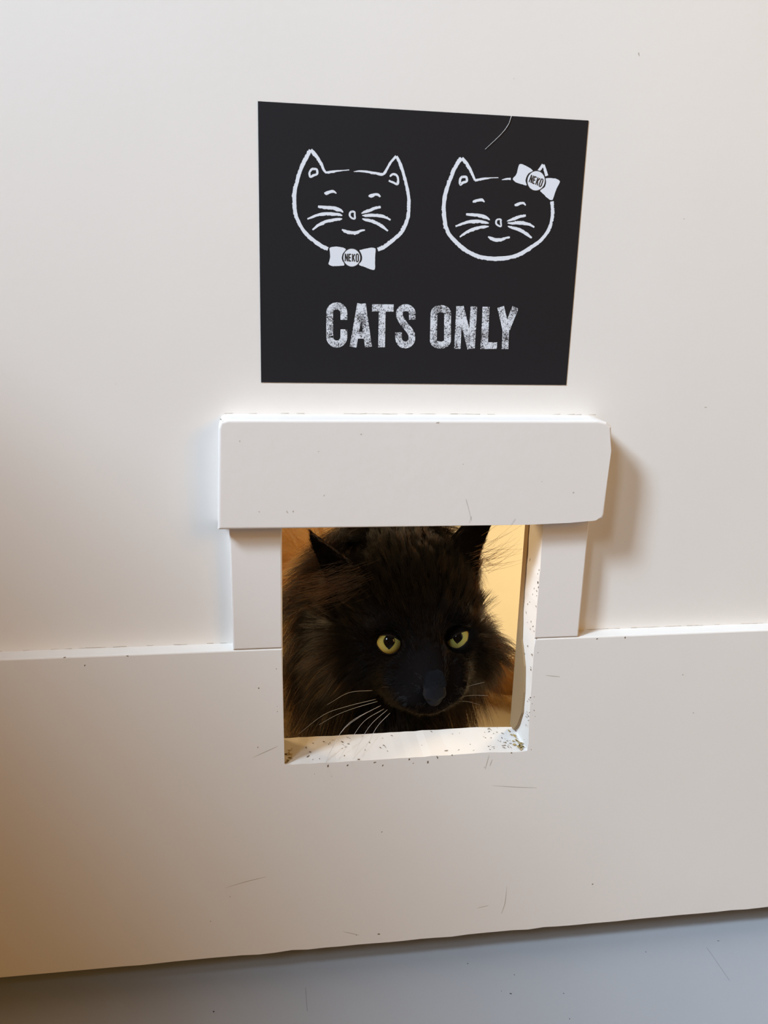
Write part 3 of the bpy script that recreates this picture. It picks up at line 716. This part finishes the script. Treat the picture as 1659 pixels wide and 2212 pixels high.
# fur ----------------------------------------------------------------------
def hair_material(name, melanin, red, rough=0.34, ior=1.55):
    m = bpy.data.materials.new(name); m.use_nodes = True
    nt = m.node_tree; nt.nodes.clear()
    out = node(nt, 'ShaderNodeOutputMaterial'); h = node(nt, 'ShaderNodeBsdfHairPrincipled')
    h.parametrization = 'MELANIN'
    h.inputs['Melanin'].default_value = melanin; h.inputs['Melanin Redness'].default_value = red
    h.inputs['Roughness'].default_value = rough; h.inputs['Radial Roughness'].default_value = 0.45
    h.inputs['Coat'].default_value = 0.0; h.inputs['IOR'].default_value = ior
    h.inputs['Random Color'].default_value = 0.25; h.inputs['Random Roughness'].default_value = 0.2
    nt.links.new(h.outputs[0], out.inputs['Surface'])
    return m

M_FUR = hair_material('black_fur', 0.9994, 0.0, 0.2, 1.30)
M_BODY = hair_material('lamplit_rusty_fur', 0.36, 0.6)  # melanin lowered so the coat colour carries the warm lamp light
M_TUFT = hair_material('smoky_ear_hair', 0.74, 0.0)
M_VELVET = plain('slate_nose_velvet', (0.016, 0.017, 0.021), 0.75, 0.15)

def unit(v):
    return v / np.maximum(np.linalg.norm(v, axis=-1, keepdims=True), 1e-9)

def sdf_normal(p):
    h = 1.2
    g = np.stack([cat_sdf(p + np.eye(3)[i] * h) - cat_sdf(p - np.eye(3)[i] * h) for i in range(3)], -1)
    return unit(g)

def sstep(a, b, x):
    t = np.clip((x - a) / (b - a), 0, 1)
    return t * t * (3 - 2 * t)

def make_curves(name, pts, rad, mat, parent, **props):
    """pts (n, k, 3) mm, rad (k,) or (n,k) mm"""
    n, k, _ = pts.shape
    cu = bpy.data.hair_curves.new(name)
    cu.add_curves([k] * n)
    cu.attributes['position'].data.foreach_set('vector', (pts / 1000).astype(np.float32).ravel())
    if 'radius' not in cu.attributes:
        cu.attributes.new('radius', 'FLOAT', 'POINT')
    r_ = np.broadcast_to(rad, (n, k)).astype(np.float32) / 1000
    cu.attributes['radius'].data.foreach_set('value', r_.ravel())
    cu.materials.append(mat)
    return link(bpy.data.objects.new(name, cu), parent, **props)

tri = np.concatenate([CQ[:, [0, 1, 2]], CQ[:, [0, 2, 3]]])
A, B, Cc = CV[tri[:, 0]], CV[tri[:, 1]], CV[tri[:, 2]]
area = 0.5 * np.linalg.norm(np.cross(B - A, Cc - A), axis=1)
cenT = (A + B + Cc) / 3
locT = (cenT - HM) @ RH
on_head_t = (locT[:, 1] < 75) & (locT[:, 2] > -62)
dens = np.where(on_head_t, 1.0, 0.32)
dens *= np.where(cenT[:, 1] > 260, 0.45, 1.0)
wgt = area * dens
NH = 190000
pick = rng.choice(len(tri), NH, p=wgt / wgt.sum())
u, v = rng.random(NH), rng.random(NH)
fl = u + v > 1
u[fl], v[fl] = 1 - u[fl], 1 - v[fl]
root = A[pick] + (B - A)[pick] * u[:, None] + (Cc - A)[pick] * v[:, None]
nrm = sdf_normal(root)
loc = (root - HM) @ RH
nl = nrm @ RH

# keep the eye openings and the nose leather bare
keep = np.ones(len(root), bool)
eye_d = np.full(len(root), 99.0)
for c, g, rt, up, op, cen in LIDS:
    q = root - c
    a2 = np.stack([q @ rt, q @ up], -1)
    front = (q @ g) > -4
    rho = np.linalg.norm((a2 - cen), axis=-1)
    near = front & (np.linalg.norm(q, axis=-1) < 34)
    eye_d = np.where(near, np.minimum(eye_d, rho - 9.0), eye_d)
    keep &= ~(near & (rho < 10.5))
nq = loc - np.array([0, -32, -25])
keep &= ~((np.abs(nq[:, 0]) < 6.5) & (nq[:, 2] > -8) & (nq[:, 2] < 13) & (nq[:, 1] < 14))
keep &= root[:, 2] > 2.0
root, nrm, loc, nl, eye_d = root[keep], nrm[keep], loc[keep], nl[keep], eye_d[keep]
n = len(root)
lx, ly, lz = loc.T

head = sstep(85, 60, ly) * sstep(-75, -52, lz)
# ear membership
ear_m = np.zeros(n)
for e in EARS:
    q = loc - np.array(e['b'])
    h = q @ e['a']; uu = np.abs(q @ e['s'])
    ear_m = np.maximum(ear_m, sstep(6, 14, h) * (uu < e['W'] * 1.2))
# flow field: away from the nose over the face, back and down over the body
src = np.array([0, -30, -20.0])
flow_h = unit(loc - src)
flow_h[:, 2] += 0.10 * np.sign(lz)
cheek = sstep(26, 46, np.abs(lx)) * sstep(8, -14, lz)
flow_h[:, 2] -= 0.9 * cheek; flow_h[:, 0] += 0.45 * cheek * np.sign(lx)
flow_h = unit(flow_h)
flow_hw = flow_h @ RH.T
flow_b = np.stack([np.where(root[:, 0] > 0, 0.12, -0.12), np.full(n, 0.55), np.full(n, -0.75)], -1)
chest = sstep(230, 160, root[:, 1])
flow_b[:, 1] -= 0.6 * chest
tailm = sstep(95, 130, root[:, 0]) + sstep(440, 470, root[:, 1]) * (root[:, 0] > -40)
tailm = np.clip(tailm, 0, 1) * (root[:, 2] < 90) * (root[:, 1] > 280)
flow_b = flow_b * (1 - tailm[:, None]) + np.array([0.85, -0.45, -0.1]) * tailm[:, None]
flow_b = unit(flow_b)
fl = unit(flow_hw * head[:, None] + flow_b * (1 - head)[:, None])
for e in EARS:
    q = loc - np.array(e['b'])
    w = ear_m * ((q @ e['a'] > 4) & (np.abs(q @ e['s']) < e['W'] * 1.2) & (np.sign(lx) == np.sign(e['b'][0])))
    fl = unit(fl * (1 - w)[:, None] + (e['a'] @ RH.T) * w[:, None])
tan = unit(fl - nrm * (fl * nrm).sum(1, keepdims=True))

# length: velvet on the nose and lids, long on cheeks, ruff and chest
face_r = np.linalg.norm((loc - np.array([0, -34, -24])) * np.array([1, 0.9, 1]), axis=1)
Lh = 3.6 + 10.0 * sstep(14, 62, face_r)
Lh += 24 * sstep(30, 52, np.abs(lx)) * sstep(24, -6, lz) * sstep(-5, 24, ly)
Lh = np.minimum(Lh, 2.2 + np.clip(eye_d, 0, 99) * 0.55)
Lh = Lh * (1 - ear_m) + 4.0 * ear_m
Lb = 34 + 10 * chest
Lb = np.where(root[:, 2] < 35, 12, Lb)
Lb = Lb * (1 - tailm) + 26 * tailm
Ln = (Lh * head + Lb * (1 - head)) * rng.uniform(0.6, 1.15, n)
lift = 0.20 + 0.30 * head * cheek + 0.30 * (1 - head) + 0.45 * ear_m * 0
lift = lift * (1 - 0.5 * sstep(30, 12, face_r))

# clumps
nc = 5200
ci = rng.choice(n, nc, replace=False)
kd = kdtree.KDTree(nc)
for i, j in enumerate(ci):
    kd.insert(root[j], i)
kd.balance()
cl = np.array([kd.find(r_)[1] for r_ in root])
guide = ci[cl]

KP = 7
jit = rng.normal(0, 1, (n, 3))
gj = rng.normal(0, 1, (nc, 3))[cl]
dirv = unit(tan * (1 - lift)[:, None] + nrm * lift[:, None] + 0.10 * jit + 0.16 * gj)
grav = np.array([0, 0, -1.0])
s = np.linspace(0, 1, KP)
pts = np.empty((n, KP, 3))
bendv = tan * 0.30 + grav * (0.10 + 0.28 * np.clip((Ln - 14) / 25, 0, 1))[:, None] - nrm * 0.10
wave = rng.normal(0, 1, (n, 3)) * 0.05
for k in range(KP):
    pts[:, k] = root - nrm * 0.6 + Ln[:, None] * (s[k] * dirv + s[k] ** 2 * bendv + wave * math.sin(s[k] * 5.0) * s[k])
tipg = pts[guide]
rel = root - root[guide]
cf = (0.55 * sstep(5, 16, Ln))[:, None]
for k in range(KP):
    tgt = tipg[:, k] + rel * 0.35
    w = cf * s[k] ** 1.5
    pts[:, k] = pts[:, k] * (1 - w) + tgt * w
pts[:, :, 2] = np.maximum(pts[:, :, 2], 1.0)
# nothing grows through the door: long hair is pressed back along it, except inside the hole
inhole = (np.abs(pts[:, :, 0]) < 84.5) & (pts[:, :, 2] > 166.5) & (pts[:, :, 2] < 334)
pts[:, :, 1] = np.where(inhole, np.maximum(pts[:, :, 1], 6), np.maximum(pts[:, :, 1], 36.5))
rad = 0.085 * np.array([1.0, 1.0, 0.95, 0.85, 0.7, 0.5, 0.2])
lamplit_rust = np.maximum(np.maximum(sstep(175, 225, root[:, 1]), 0.85 * sstep(150, 105, root[:, 2])), tailm)  # flank, tail and ruff strands browned in place of warm light
lamplit_rust = np.maximum(lamplit_rust, sstep(-56, -70, root[:, 0]) * sstep(135, 165, root[:, 1]))
lamplit_rust = np.maximum(lamplit_rust, 0.12 * (root[:, 0] < 5) * (root[:, 2] < 200) * (root[:, 1] < 160) * sstep(20, 40, Ln))
rusty = rng.random(n) < np.maximum(0.002, lamplit_rust)
make_curves('head_fur', pts[~rusty], rad, M_FUR, cat, label='black fur of the face and cheeks')
make_curves('body_fur', pts[rusty], rad, M_BODY, cat, label='long rusty black fur of the body and tail, its brown lightened to stand for lamp light')

# velvet on the lids -------------------------------------------------------
lp = []
for c, g, rt, up, op, cen in LIDS:
    m_ = len(op)
    for q in range(9000):
        j = rng.integers(m_); f = rng.random()
        o_ = op[j] * (1 - f) + op[(j + 1) % m_] * f
        k = rng.uniform(0.12, 1.0)
        r0 = lid_point(c, g, rt, up, cen, o_, k * lid_width(o_), np.interp(k, [0.1, 0.25, 0.5, 0.8, 1.0], [0.75, 0.95, 0.9, 0.3, -0.6]))
        od = unit((o_ - cen)[None])[0]
        nose_dir = unit((np.array(to_world((0, -34, -22))) - c)[None])[0]
        out_d = rt * od[0] + up * od[1]
        dv = unit((0.8 * out_d - 0.5 * nose_dir + 0.28 * g + rng.normal(0, 0.12, 3))[None])[0]
        if (dv @ out_d) < 0.15: dv = unit((out_d + 0.1 * g)[None])[0]
        L = rng.uniform(2.0, 4.2) * (0.5 + 1.1 * k)
        lp.append([r0 + dv * L * t + g * 0.25 * L * t * (1 - t) for t in np.linspace(0, 1, 4)])
make_curves('lid_fur', np.array(lp), 0.075 * np.array([1, 0.9, 0.7, 0.2]), M_FUR, cat)

# short velvet running down the bridge onto the nose --------------------------
nl_ = (NOSE_V - HM) @ RH
sel = NOSE_V[(nl_[:, 1] < -34) & (nl_[:, 2] > -22)]
vp = []
upv = RH @ np.array([0, 0.25, 1.0])
for q in range(3600):
    i, j = rng.integers(len(sel), size=2)
    d = np.linalg.norm(sel - sel[i], axis=1)
    j = rng.choice(np.argsort(d)[1:7])
    r0 = sel[i] + (sel[j] - sel[i]) * rng.random()
    lo = (r0 - HM) @ RH
    if lo[2] < -21 + rng.normal(0, 1.2): continue
    side = np.sign(lo[0]) * min(1, abs(lo[0]) / 6)
    dv = unit((upv + RH @ np.array([0.7 * side, -0.25, 0]) + rng.normal(0, 0.15, 3))[None])[0]
    L = rng.uniform(1.2, 2.6)
    vp.append([r0 + dv * L * t for t in np.linspace(0, 1, 4)])
make_curves('nose_velvet', np.array(vp), 0.07 * np.array([1, 0.9, 0.7, 0.2]), M_VELVET, cat)

# long wisps from the ears ---------------------------------------------------
tp = []
for cen_, spread, cnt, dirs in (((-54, 15, 50), (13, 4, 9), 190, (-1.0, -0.12, -0.10)), ((50, 20, 56), (6, 4, 8), 50, (0.55, -0.2, 0.35))):
    for q in range(cnt):
        p0 = np.array(cen_) + rng.normal(0, 1, 3) * np.array(spread) * 0.7
        d = unit((np.array(dirs) + rng.normal(0, 0.10, 3))[None])[0]
        L = rng.uniform(14, 42)
        bend = np.array([0, 0, rng.uniform(0.05, 0.35)])
        tp.append([to_world(p0 + L * (t * (d + np.array([0, 0, -0.25])) + bend * t * t)) for t in np.linspace(0, 1, 7)])
make_curves('ear_tufts', np.array(tp), 0.085 * np.array([1, 1, 0.95, 0.85, 0.7, 0.5, 0.2]), M_TUFT, cat, label='smoky grey wisps of hair sweeping out of the ears')
